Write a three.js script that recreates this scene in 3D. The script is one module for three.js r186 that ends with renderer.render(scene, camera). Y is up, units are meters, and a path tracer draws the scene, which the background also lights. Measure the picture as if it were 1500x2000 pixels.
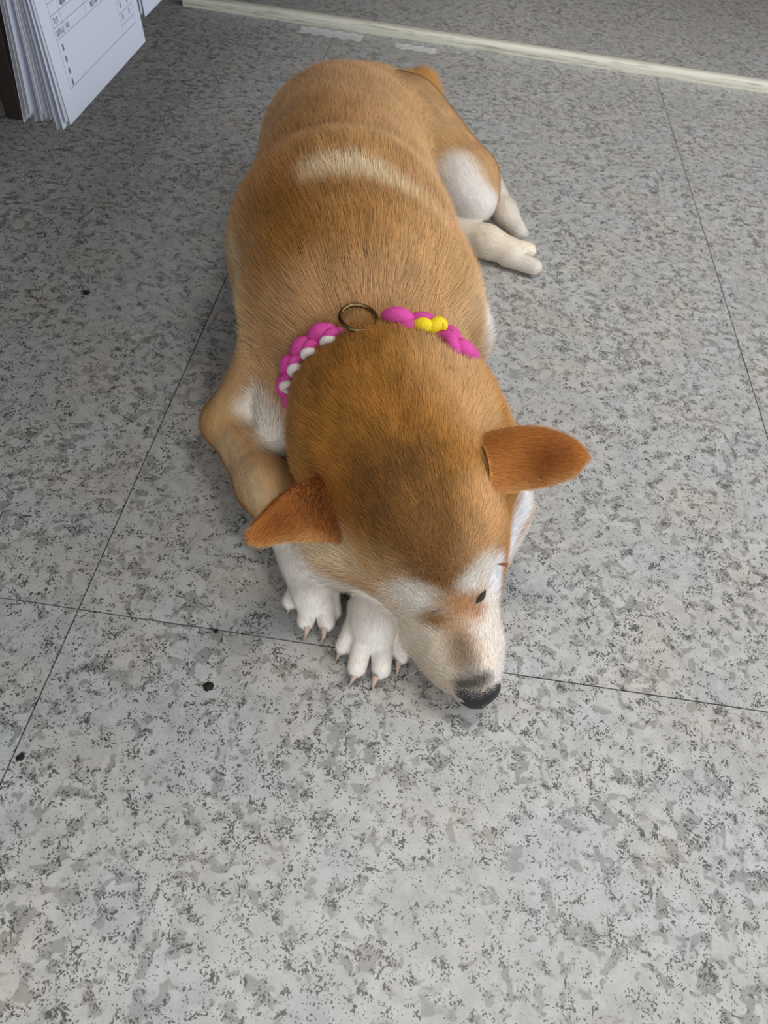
import * as THREE from 'three';
import { mergeGeometries, mergeVertices } from 'three/addons/utils/BufferGeometryUtils.js';
import { RoundedBoxGeometry } from 'three/addons/geometries/RoundedBoxGeometry.js';
import { RectAreaLightUniformsLib } from 'three/addons/lights/RectAreaLightUniformsLib.js';

// ---------------------------------------------------------------- camera, sky, lights, exposure
const EXPOSURE = 1.27, SKY = 0.5, WINDOW = 0.75, CEILING = 13;
const scene = new THREE.Scene();
const camera = new THREE.PerspectiveCamera(2 * Math.atan(1000 / 1550) * 180 / Math.PI, 0.75, 0.02, 30);
camera.position.set(0, 0.5, 0); camera.focus = 0.55; camera.userData.fStop = 15;
{ const q = new THREE.Quaternion().setFromEuler(new THREE.Euler(-48.4 * Math.PI / 180, 0, 0));
  q.multiply(new THREE.Quaternion().setFromAxisAngle(new THREE.Vector3(0, 0, 1), 8.5 * Math.PI / 180)); camera.quaternion.copy(q); }
const renderer = new THREE.WebGLRenderer({ antialias: true });
renderer.toneMapping = THREE.LinearToneMapping;
renderer.toneMappingExposure = EXPOSURE;
renderer.shadowMap.enabled = true;
RectAreaLightUniformsLib.init();
{ // an overcast sky: a little brighter overhead
  const W = 64, Hh = 32, d = new Float32Array(W * Hh * 4);
  for (let y = 0; y < Hh; y++) for (let x = 0; x < W; x++) {
    const up = Math.sin(((y + .5) / Hh - .5) * Math.PI), b = up > 0 ? .55 + .45 * up : .3, i = (y * W + x) * 4;
    d[i] = b * .9; d[i + 1] = b * .97; d[i + 2] = b * 1.08; d[i + 3] = 1;
  }
  const t = new THREE.DataTexture(d, W, Hh, THREE.RGBAFormat, THREE.FloatType);
  t.mapping = THREE.EquirectangularReflectionMapping; t.magFilter = t.minFilter = THREE.LinearFilter; t.needsUpdate = true;
  scene.background = t; scene.backgroundIntensity = SKY;
}
function areaLight(name, w, h, pos, look, color, power) {
  const l = new THREE.RectAreaLight(color, power, w, h); l.name = name; l.position.set(...pos); l.lookAt(...look); scene.add(l); return l;
}

// ---------------------------------------------------------------- small tools
let seed = 12345;
const rnd = () => { seed = (seed + 0x6d2b79f5) | 0; let t = Math.imul(seed ^ (seed >>> 15), 1 | seed); t = (t + Math.imul(t ^ (t >>> 7), 61 | t)) ^ t; return ((t ^ (t >>> 14)) >>> 0) / 4294967296; };
const gauss = () => (rnd() + rnd() + rnd() - 1.5) * 1.15;
const clamp = (x, a, b) => (x < a ? a : x > b ? b : x), mix = (a, b, t) => a + (b - a) * t, smooth = (a, b, x) => { const t = clamp((x - a) / (b - a), 0, 1); return t * t * (3 - 2 * t); };
const lin = (hex) => { const c = new THREE.Color(hex); return [c.r, c.g, c.b]; };
const used = {};
function numbered(n) { const k = used[n] = (used[n] ?? -1) + 1; return k ? n + '_' + String(k).padStart(3, '0') : n; }
function add(name, geo, mat, parent = scene) { const m = new THREE.Mesh(geo, mat); m.name = numbered(name); m.castShadow = m.receiveShadow = true; parent.add(m); return m; }
function tag(o, label, category, group, kind) { if (label) o.userData.label = label; if (category) o.userData.category = category; if (group) o.userData.group = group; if (kind) o.userData.kind = kind; return o; }
function struct(name, geo, mat, parent = scene, label) { const m = add(name, geo, mat, parent); if (parent === scene) { m.userData.kind = 'structure'; if (label) m.userData.label = label; } return m; }
const std = (o) => new THREE.MeshStandardMaterial(o);
const box = (x0, x1, y0, y1, z0, z1) => { const g = new THREE.BoxGeometry(x1 - x0, y1 - y0, z1 - z0); g.translate((x0 + x1) / 2, (y0 + y1) / 2, (z0 + z1) / 2); return g; };
const V = (a) => new THREE.Vector3(a[0], a[1], a[2]);
function hash(x, y, s) { let h = Math.imul(x, 374761393) + Math.imul(y, 668265263) + Math.imul(s, 982451653); h = Math.imul(h ^ (h >>> 13), 1274126177); h ^= h >>> 16; return (h >>> 0) / 4294967296; }
function vnoise(u, v, n, s) { // tileable value noise: u, v in 0..1, n cells
  const x = u * n, y = v * n, ix = Math.floor(x), iy = Math.floor(y); let fx = x - ix, fy = y - iy; fx = fx * fx * (3 - 2 * fx); fy = fy * fy * (3 - 2 * fy);
  const X = ix % n, Y = iy % n, X1 = (X + 1) % n, Y1 = (Y + 1) % n;
  const a = hash(X, Y, s), b = hash(X1, Y, s), c = hash(X, Y1, s), d = hash(X1, Y1, s);
  return a + (b - a) * fx + (c - a) * fy + (a - b - c + d) * fx * fy;
}

// ---------------------------------------------------------------- room
const TILE = 0.573, SX = -0.2095, SZ = -0.3065;             // tile width and the seams beside and in front of the dog
const X0 = -1.75, X1 = 2.0, Z0 = -2.25, Z1 = 2.0, TOP = 2.4;
function speckle() {
  const N = 2048, d = new Uint8Array(N * N * 4);
  for (let y = 0; y < N; y++) for (let x = 0; x < N; x++) {
    const u = x / N, v = y / N;
    const w1 = vnoise(u, v, 60, 1) - .5, w2 = vnoise(u, v, 60, 2) - .5;
    const uu = (u + w1 * .008 + 1) % 1, vv = (v + w2 * .008 + 1) % 1;
    const cloud = vnoise(u, v, 9, 3) * .4 + vnoise(u, v, 26, 4) * .6, fine = vnoise(u, v, 400, 5), tiny = vnoise(u, v, 900, 6);
    let l = 0.43 + (vnoise(uu, vv, 90, 7) - .5) * .10 + (cloud - .5) * .08 + (fine - .5) * .05;
    let warm = (vnoise(u, v, 14, 8) - .5) * .07 + .004;
    const patch = vnoise(uu, vv, 92, 9) * .55 + vnoise(uu, vv, 210, 10) * .33 + (cloud - .5) * .3 + fine * .10;
    const p = smooth(.56, .68, patch); l = mix(l, .235 + .06 * vnoise(u, v, 120, 11), p * .9); if (vnoise(u, v, 30, 12) > .6) warm += p * .03;
    const cl = vnoise(uu, vv, 100, 13) * .6 + vnoise(uu, vv, 240, 17) * .4 + p * .08, sp = vnoise(uu, vv, 640, 14) * .58 + vnoise(u, v, 980, 15) * .42;
    const k = smooth(.0, .10, sp - (.985 - .62 * cl)); l = mix(l, .042 + .04 * tiny, k * .95);
    const i = (y * N + x) * 4, S = (q) => { q = clamp(q, 0, 1); return 255 * (q <= .0031308 ? q * 12.92 : 1.055 * Math.pow(q, 1 / 2.4) - .055); };
    d[i] = S(l * (1 + warm)); d[i + 1] = S(l); d[i + 2] = S(l * (.965 - warm)); d[i + 3] = 255;
  }
  const t = new THREE.DataTexture(d, N, N, THREE.RGBAFormat); t.colorSpace = THREE.SRGBColorSpace; t.wrapS = t.wrapT = THREE.RepeatWrapping; t.magFilter = THREE.LinearFilter; t.needsUpdate = true; return t;
}
const floorMap = speckle();
const mFloor = std({ map: floorMap, roughness: .42 }), mJoint = std({ color: '#2b2a28', roughness: .9 });
const floor = struct('floor', box(X0 - .1, X1 + .1, -.1, -.004, Z0 - .1, Z1 + .1), mJoint);
function tile(x0, x1, z0, z1, k) {
  const g = .00055, geo = box(x0 + g, x1 - g, -.004, 0, z0 + g, z1 - g), p = geo.attributes.position, uv = geo.attributes.uv, a = k % 2;
  for (let i = 0; i < p.count; i++) { const x = p.getX(i) / TILE + hash(k, 3, 7), z = p.getZ(i) / TILE + hash(k, 5, 9); uv.setXY(i, a ? x : -x, z); }
  add('floor_tile', geo, mFloor, floor);
}
{ const xs = [X0, SX - 2 * TILE, SX - TILE, SX, SX + TILE, SX + 2 * TILE, SX + 3 * TILE, X1], zs = [Z0, -1.575, SZ, SZ + 1.27, Z1]; let k = 1;
  tile(X0, X1, Z0, zs[1], 0);
  for (let i = 0; i + 1 < xs.length; i++) for (let j = 1; j + 1 < zs.length; j++) tile(xs[i], xs[i + 1], zs[j], zs[j + 1], k++); }
const mWall = std({ color: '#d9d5cb', roughness: .85 }), mCeil = std({ color: '#e6e5e0', roughness: .9 }), mFrame = std({ color: '#9a9c9d', roughness: .4, metalness: .6 });
struct('wall_left', box(X0 - .12, X0, 0, TOP, Z0, Z1), std({ color: '#8f877b', roughness: .85 }));
struct('wall_back', box(X0, X1, 0, TOP, Z0 - .12, Z0), std({ color: '#857a6a', roughness: .7 }));
struct('ceiling', box(X0 - .12, X1 + .12, TOP, TOP + .1, Z0 - .12, Z1 + .12), mCeil);
function openWall(name, axis, at, lo, hi, o0, o1, y0, y1) { // a wall with one opening
  const b = (a, c, p, q) => axis === 'z' ? box(a, c, p, q, at, at + .12) : box(at, at + .12, p, q, a, c);
  struct(name, mergeGeometries([b(lo, o0, 0, TOP), b(o1, hi, 0, TOP), b(o0, o1, y1, TOP), ...(y0 > 0 ? [b(o0, o1, 0, y0)] : [])]), mWall);
}
openWall('wall_front', 'z', Z1, X0, X1, -1.3, 1.7, 0, 2.15);
openWall('wall_right', 'x', X1, Z0, Z1, -2.0, 1.5, .35, 2.1);
const mGlass = new THREE.MeshPhysicalMaterial({ color: '#ffffff', transmission: 1, thickness: 0, roughness: .02, ior: 1.45 });
function glazing(n, axis, at, o0, o1, y0, y1, posts) {
  const f = .05, m = at + .06, b = (a, c, p, q, w = f) => axis === 'z' ? box(a, c, p, q, m - w / 2, m + w / 2) : box(m - w / 2, m + w / 2, p, q, a, c);
  const w = struct('window_' + n, mergeGeometries([b(o0, o0 + f, y0, y1), b(o1 - f, o1, y0, y1), b(o0 + f, o1 - f, y1 - f, y1), b(o0 + f, o1 - f, y0, y0 + f), ...posts.map((x) => b(x - f / 2, x + f / 2, y0 + f, y1 - f))]), mFrame);
  const e = [o0 + f, ...posts.flatMap((x) => [x - f / 2, x + f / 2]), o1 - f];
  for (let i = 0; i < e.length; i += 2) {
    const g = new THREE.PlaneGeometry(e[i + 1] - e[i], y1 - y0 - 2 * f); if (axis === 'x') g.rotateY(Math.PI / 2);
    const c = (e[i] + e[i + 1]) / 2; g.translate(axis === 'z' ? c : m, (y0 + y1) / 2, axis === 'z' ? m : c); add('pane', g, mGlass, w);
  }
}
glazing(1, 'z', Z1, -1.3, 1.7, 0, 2.15, [-.3, .7]);
glazing(2, 'x', X1, -2.0, 1.5, .35, 2.1, [-.85, .3]);
areaLight('daylight_front', 2.8, 2.0, [.2, 1.1, Z1 - .02], [.2, .9, 0], new THREE.Color(.97, .98, 1.0), WINDOW * 1.8);
areaLight('daylight_right', 3.3, 1.6, [X1 - .02, 1.25, -.25], [0, 1.2, -.25], new THREE.Color(.9, .96, 1.06), WINDOW * 2.5);
{ // fluorescent ceiling fitting above the room's middle
  const L = new THREE.Group(); L.name = numbered('ceiling_light'); L.position.set(.3, TOP, -.7); scene.add(L);
  tag(L, 'white fluorescent ceiling light panel above the room', 'ceiling light');
  add('lamp_housing', box(-.62, .62, -.06, 0, -.17, .17), std({ color: '#eeeeea', roughness: .5 }), L);
  add('diffuser', box(-.6, .6, -.068, -.061, -.15, .15), std({ color: '#ffffff', emissive: '#fff6e6', emissiveIntensity: 2.5, roughness: .6 }), L);
  areaLight('ceiling_light_glow', 1.2, .3, [.3, TOP - .075, -.7], [.3, 0, -.7], new THREE.Color(1, .96, .9), CEILING);
}

// ---------------------------------------------------------------- the dog: one smooth field for the whole body
//SDF-BEGIN
const INSET = .22;
// prim: a, b = [x, y, z, radius] in the direction the hair lies, k = how softly it joins its group, len = hair length
const G = [
  { name: 'torso', join: .012, prims: [
    { a: [-0.0294,0.09,-0.5202,0.0614], b: [-0.0449,0.093,-0.5851,0.1028], k: .012, len: .02 },
    { a: [-0.0449,0.093,-0.5851,0.1028], b: [-0.0727,0.1,-0.6676,0.1063], k: .012, len: .019 },
    { a: [-0.088,0.085,-0.7867,0.0978], b: [-0.1063,0.078,-0.9077,0.0936], k: .03, len: .015 },
    { a: [-0.1063,0.078,-0.9077,0.0936], b: [-0.1284,0.078,-0.9457,0.0718], k: .012, len: .014 },
    { a: [-0.1063,0.078,-0.9077,0.0889], b: [-0.0922,0.082,-1.0124,0.061], k: .012, len: .014 },
    { a: [0.0497,0.07,-0.6026,0.0214], b: [0.0338,0.07,-0.6517,0.0302], k: .03, len: .018 },
    { a: [-0.0935,0.045,-0.4707,0.0236], b: [-0.0933,0.07,-0.5413,0.0387], k: .02, len: .018 },
  ] },
  { name: 'tail', join: .012, prims: [
    { a: [-0.0585,0.085,-1.1057,0.0189], b: [-0.0367,0.08,-1.1383,0.0166], k: .02, len: .018 },
    { a: [-0.0367,0.08,-1.1383,0.0166], b: [-0.0184,0.06,-1.1778,0.0093], k: .02, len: .018 },
  ] },
  { name: 'hind_leg', join: .022, prims: [
    { a: [-0.0455,0.09,-0.9971,0.055], b: [0.0358,0.062,-0.9264,0.0414], k: .04, len: .007 },
    { a: [0.0358,0.062,-0.9264,0.0414], b: [0.048,0.052,-0.9131,0.0328], k: .01, len: .006 },
  ] },
  { name: 'hind_foot', join: .0025, prims: [
    { a: [0.0285,0.022,-0.8888,0.0183], b: [0.0725,0.02,-0.8729,0.0182], k: .02, len: .006 },
    { a: [0.0725,0.02,-0.8729,0.0182], b: [0.101,0.016,-0.8647,0.0169], k: .012, len: .005 },
    { a: [0.0974,0.018,-0.8718,0.0121], b: [0.123,0.014,-0.8779,0.0104], k: .005, len: .004 },
    { a: [0.0988,0.012,-0.8594,0.0121], b: [0.1307,0.011,-0.8484,0.0102], k: .005, len: .004 },
  ] },
  { name: 'far_hind_leg', join: .004, prims: [
    { a: [0.0573,0.04,-1.0074,0.0222], b: [0.0922,0.025,-0.9398,0.0152], k: .02, len: .006 },
    { a: [0.0922,0.025,-0.9398,0.0152], b: [0.111,0.018,-0.9143,0.0112], k: .012, len: .005 },
    { a: [0.1029,0.02,-0.9333,0.0088], b: [0.1183,0.014,-0.9175,0.0075], k: .004, len: .004 },
  ] },
  { name: 'head', join: .012, prims: [
    { a: [0.0782,0.025,-0.2821,0.0175], b: [0.067,0.033,-0.3032,0.0277], k: .01, len: .0035 },
    { a: [0.0618,0.018,-0.2989,0.0166], b: [0.0452,0.022,-0.3192,0.0242], k: .012, len: .004 },
    { a: [0.0672,0.032,-0.3038,0.0278], b: [0.0569,0.048,-0.3257,0.0293], k: .012, len: .0045 },
    { a: [0.0569,0.048,-0.3257,0.0293], b: [0.029,0.088,-0.362,0.0524], k: .012, len: .005 },
    { a: [0.06,0.064,-0.339,0.022], b: [0.0571,0.07,-0.3637,0.0309], k: .018, len: .005 },
    { a: [0.0362,0.06,-0.3199,0.0175], b: [0.0222,0.07,-0.3431,0.0319], k: .018, len: .005 },
    { a: [0.029,0.088,-0.362,0.0524], b: [-0.0002,0.085,-0.4479,0.0784], k: .012, len: .009 },
    { a: [-0.0002,0.085,-0.4479,0.0784], b: [-0.0146,0.082,-0.4939,0.0752], k: .012, len: .014 },
    { a: [0.0135,0.04,-0.3554,0.0292], b: [-0.0203,0.05,-0.3701,0.0398], k: .016, len: .011 },
    { a: [0.0697,0.05,-0.3703,0.0248], b: [0.0695,0.058,-0.4116,0.0405], k: .016, len: .011 },
    { a: [0.0536,0.075,-0.4645,0.0372], b: [0.0448,0.08,-0.5002,0.0342], k: .02, len: .016 },
  ] },
  { name: 'foreleg', join: .008, prims: [
    { a: [-0.1083,0.075,-0.5383,0.034], b: [-0.1442,0.034,-0.4875,0.0182], k: .03, len: .010 },
    { a: [-0.145,0.034,-0.4873,0.0182], b: [-0.0958,0.034,-0.4248,0.0228], k: .015, len: .008 },
    { a: [-0.0958,0.034,-0.4248,0.0228], b: [-0.0549,0.026,-0.3631,0.0161], k: .015, len: .007 },
    { a: [-0.0549,0.026,-0.3631,0.0154], b: [-0.0439,0.02,-0.3361,0.0158], k: .015, len: .005 },
    { a: [-0.0524,0.018,-0.3502,0.0077], b: [-0.0586,0.011,-0.3343,0.0072], k: .0022, len: .003 },
    { a: [-0.0458,0.02,-0.3428,0.0083], b: [-0.0447,0.011,-0.3185,0.0071], k: .0022, len: .003 },
    { a: [-0.0358,0.02,-0.3423,0.0083], b: [-0.0295,0.011,-0.3199,0.0071], k: .0022, len: .003 },
    { a: [-0.0312,0.016,-0.3461,0.0076], b: [-0.0257,0.01,-0.3303,0.0068], k: .0022, len: .003 },
  ] },
  { name: 'front_leg', join: .003, prims: [
    { a: [0.0244,0.02,-0.388,0.0199], b: [0.0041,0.022,-0.3274,0.0171], k: .02, len: .006 },
    { a: [0.0031,0.024,-0.3281,0.0163], b: [0.0056,0.022,-0.3144,0.0175], k: .015, len: .004 },
    { a: [-0.0076,0.018,-0.3191,0.0089], b: [-0.0144,0.01,-0.3025,0.0066], k: .0022, len: .003 },
    { a: [-0.0003,0.02,-0.3133,0.0084], b: [-0.0027,0.011,-0.2867,0.0075], k: .0022, len: .003 },
    { a: [0.0124,0.02,-0.3156,0.0084], b: [0.0145,0.011,-0.2883,0.0075], k: .0022, len: .003 },
    { a: [0.0203,0.018,-0.3196,0.0081], b: [0.0274,0.01,-0.302,0.0062], k: .0022, len: .003 },
  ] },
];
for (const g of G) {
  let lo = [9, 9, 9], hi = [-9, -9, -9];
  for (const p of g.prims) {
    for (const e of [p.a, p.b]) { e[3] -= p.len * INSET; for (let i = 0; i < 3; i++) { lo[i] = Math.min(lo[i], e[i] - e[3]); hi[i] = Math.max(hi[i], e[i] + e[3]); } }
    const d = [p.b[0] - p.a[0], p.b[1] - p.a[1], p.b[2] - p.a[2]], l2 = d[0] * d[0] + d[1] * d[1] + d[2] * d[2];
    p.d = d; p.l2 = l2; p.rr = p.a[3] - p.b[3]; p.a2 = l2 - p.rr * p.rr; p.il2 = 1 / l2; const l = Math.sqrt(l2); p.u = d.map((v) => v / l);
    p.inside = p.a2 <= 0; // one ball swallows the other
  }
  g.c = lo.map((v, i) => (v + hi[i]) / 2); g.r = Math.hypot(...hi.map((v, i) => (v - lo[i]) / 2));
}
function cone(p, x, y, z) { // distance to a round cone
  const ax = x - p.a[0], ay = y - p.a[1], az = z - p.a[2];
  if (p.inside) return p.rr > 0 ? Math.sqrt(ax * ax + ay * ay + az * az) - p.a[3] : Math.hypot(x - p.b[0], y - p.b[1], z - p.b[2]) - p.b[3];
  const yy = ax * p.d[0] + ay * p.d[1] + az * p.d[2], zz = yy - p.l2;
  const qx = ax * p.l2 - p.d[0] * yy, qy = ay * p.l2 - p.d[1] * yy, qz = az * p.l2 - p.d[2] * yy, x2 = qx * qx + qy * qy + qz * qz;
  const y2 = yy * yy * p.l2, z2 = zz * zz * p.l2, k = Math.sign(p.rr) * p.rr * p.rr * x2;
  if (Math.sign(zz) * p.a2 * z2 > k) return Math.sqrt(x2 + z2) * p.il2 - p.b[3];
  if (Math.sign(yy) * p.a2 * y2 < k) return Math.sqrt(x2 + y2) * p.il2 - p.a[3];
  return (Math.sqrt(x2 * p.a2 * p.il2) + yy * p.rr) * p.il2 - p.a[3];
}
const smin = (a, b, k) => { const h = Math.max(k - Math.abs(a - b), 0) / k; return Math.min(a, b) - h * h * k * .25; };
function groupDist(g, x, y, z) { let d = 1; for (const p of g.prims) d = d === 1 ? cone(p, x, y, z) : smin(d, cone(p, x, y, z), p.k); return d; }
function sdf(x, y, z) {
  let d = 1;
  for (const g of G) {
    const far = Math.hypot(x - g.c[0], y - g.c[1], z - g.c[2]) - g.r;
    if (far > .06 && far > d) continue;
    d = d === 1 ? groupDist(g, x, y, z) : smin(d, groupDist(g, x, y, z), g.join);
  }
  return Math.max(d, .0006 - y); // it lies flat on the floor
}
//SDF-END
function meshField(f, lo, hi, cell) { // surface nets, evaluated only near the surface
  const n = lo.map((v, i) => Math.ceil((hi[i] - v) / cell / 8) * 8 + 1), [nx, ny, nz] = n, F = new Float32Array(nx * ny * nz).fill(1), B = 8, half = B * cell * .87 * 1.15 + cell * 2;
  for (let bz = 0; bz < nz; bz += B) for (let by = 0; by < ny; by += B) for (let bx = 0; bx < nx; bx += B) {
    const c = f(lo[0] + (bx + 4) * cell, lo[1] + (by + 4) * cell, lo[2] + (bz + 4) * cell);
    const near = Math.abs(c) < half;
    for (let z = bz; z < Math.min(bz + B, nz); z++) for (let y = by; y < Math.min(by + B, ny); y++) for (let x = bx; x < Math.min(bx + B, nx); x++)
      F[(z * ny + y) * nx + x] = near ? f(lo[0] + x * cell, lo[1] + y * cell, lo[2] + z * cell) : c;
  }
  const id = new Int32Array(nx * ny * nz).fill(-1), pos = [], idx = [], o = [0, 1, nx, nx + 1, nx * ny, nx * ny + 1, nx * ny + nx, nx * ny + nx + 1];
  const E = [[0, 1], [2, 3], [4, 5], [6, 7], [0, 2], [1, 3], [4, 6], [5, 7], [0, 4], [1, 5], [2, 6], [3, 7]];
  for (let z = 0; z < nz - 1; z++) for (let y = 0; y < ny - 1; y++) for (let x = 0; x < nx - 1; x++) {
    const at = (z * ny + y) * nx + x; let m = 0; for (let i = 0; i < 8; i++) if (F[at + o[i]] < 0) m |= 1 << i;
    if (m === 0 || m === 255) continue;
    let sx = 0, sy = 0, sz = 0, c = 0;
    for (const [a, b] of E) { if (((m >> a) & 1) === ((m >> b) & 1)) continue; const fa = F[at + o[a]], fb = F[at + o[b]], t = fa / (fa - fb);
      sx += (a & 1) + ((b & 1) - (a & 1)) * t; sy += ((a >> 1) & 1) + (((b >> 1) & 1) - ((a >> 1) & 1)) * t; sz += (a >> 2) + ((b >> 2) - (a >> 2)) * t; c++; }
    id[at] = pos.length / 3; pos.push(lo[0] + (x + sx / c) * cell, lo[1] + (y + sy / c) * cell, lo[2] + (z + sz / c) * cell);
  }
  const quad = (a, b, c, d, flip) => { if (flip) idx.push(a, c, b, a, d, c); else idx.push(a, b, c, a, c, d); };
  for (let z = 1; z < nz - 1; z++) for (let y = 1; y < ny - 1; y++) for (let x = 1; x < nx - 1; x++) {
    const at = (z * ny + y) * nx + x, s = F[at] < 0;
    if (s !== F[at + 1] < 0) quad(id[at], id[at - nx], id[at - nx - nx * ny], id[at - nx * ny], !s ? false : true);
    if (s !== F[at + nx] < 0) quad(id[at], id[at - nx * ny], id[at - nx * ny - 1], id[at - 1], !s ? false : true);
    if (s !== F[at + nx * ny] < 0) quad(id[at], id[at - 1], id[at - 1 - nx], id[at - nx], !s ? false : true);
  }
  const g = new THREE.BufferGeometry(), P = new Float32Array(pos), N = new Float32Array(pos.length), e = cell * .6;
  for (let i = 0; i < P.length; i += 3) {
    const x = P[i], y = P[i + 1], z = P[i + 2]; let a = f(x + e, y, z) - f(x - e, y, z), b = f(x, y + e, z) - f(x, y - e, z), c = f(x, y, z + e) - f(x, y, z - e); const l = Math.hypot(a, b, c) || 1;
    N[i] = a / l; N[i + 1] = b / l; N[i + 2] = c / l;
  }
  // make the faces look the way the normals do
  let agree = 0; for (let t = 0; t < idx.length; t += 300) { const [a, b, c] = [idx[t] * 3, idx[t + 1] * 3, idx[t + 2] * 3], u = [P[b] - P[a], P[b + 1] - P[a + 1], P[b + 2] - P[a + 2]], v = [P[c] - P[a], P[c + 1] - P[a + 1], P[c + 2] - P[a + 2]];
    agree += Math.sign((u[1] * v[2] - u[2] * v[1]) * N[a] + (u[2] * v[0] - u[0] * v[2]) * N[a + 1] + (u[0] * v[1] - u[1] * v[0]) * N[a + 2]); }
  if (agree < 0) for (let t = 0; t < idx.length; t += 3) { const q = idx[t + 1]; idx[t + 1] = idx[t + 2]; idx[t + 2] = q; }
  g.setAttribute('position', new THREE.BufferAttribute(P, 3)); g.setAttribute('normal', new THREE.BufferAttribute(N, 3)); g.setIndex(idx); return g;
}
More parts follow.
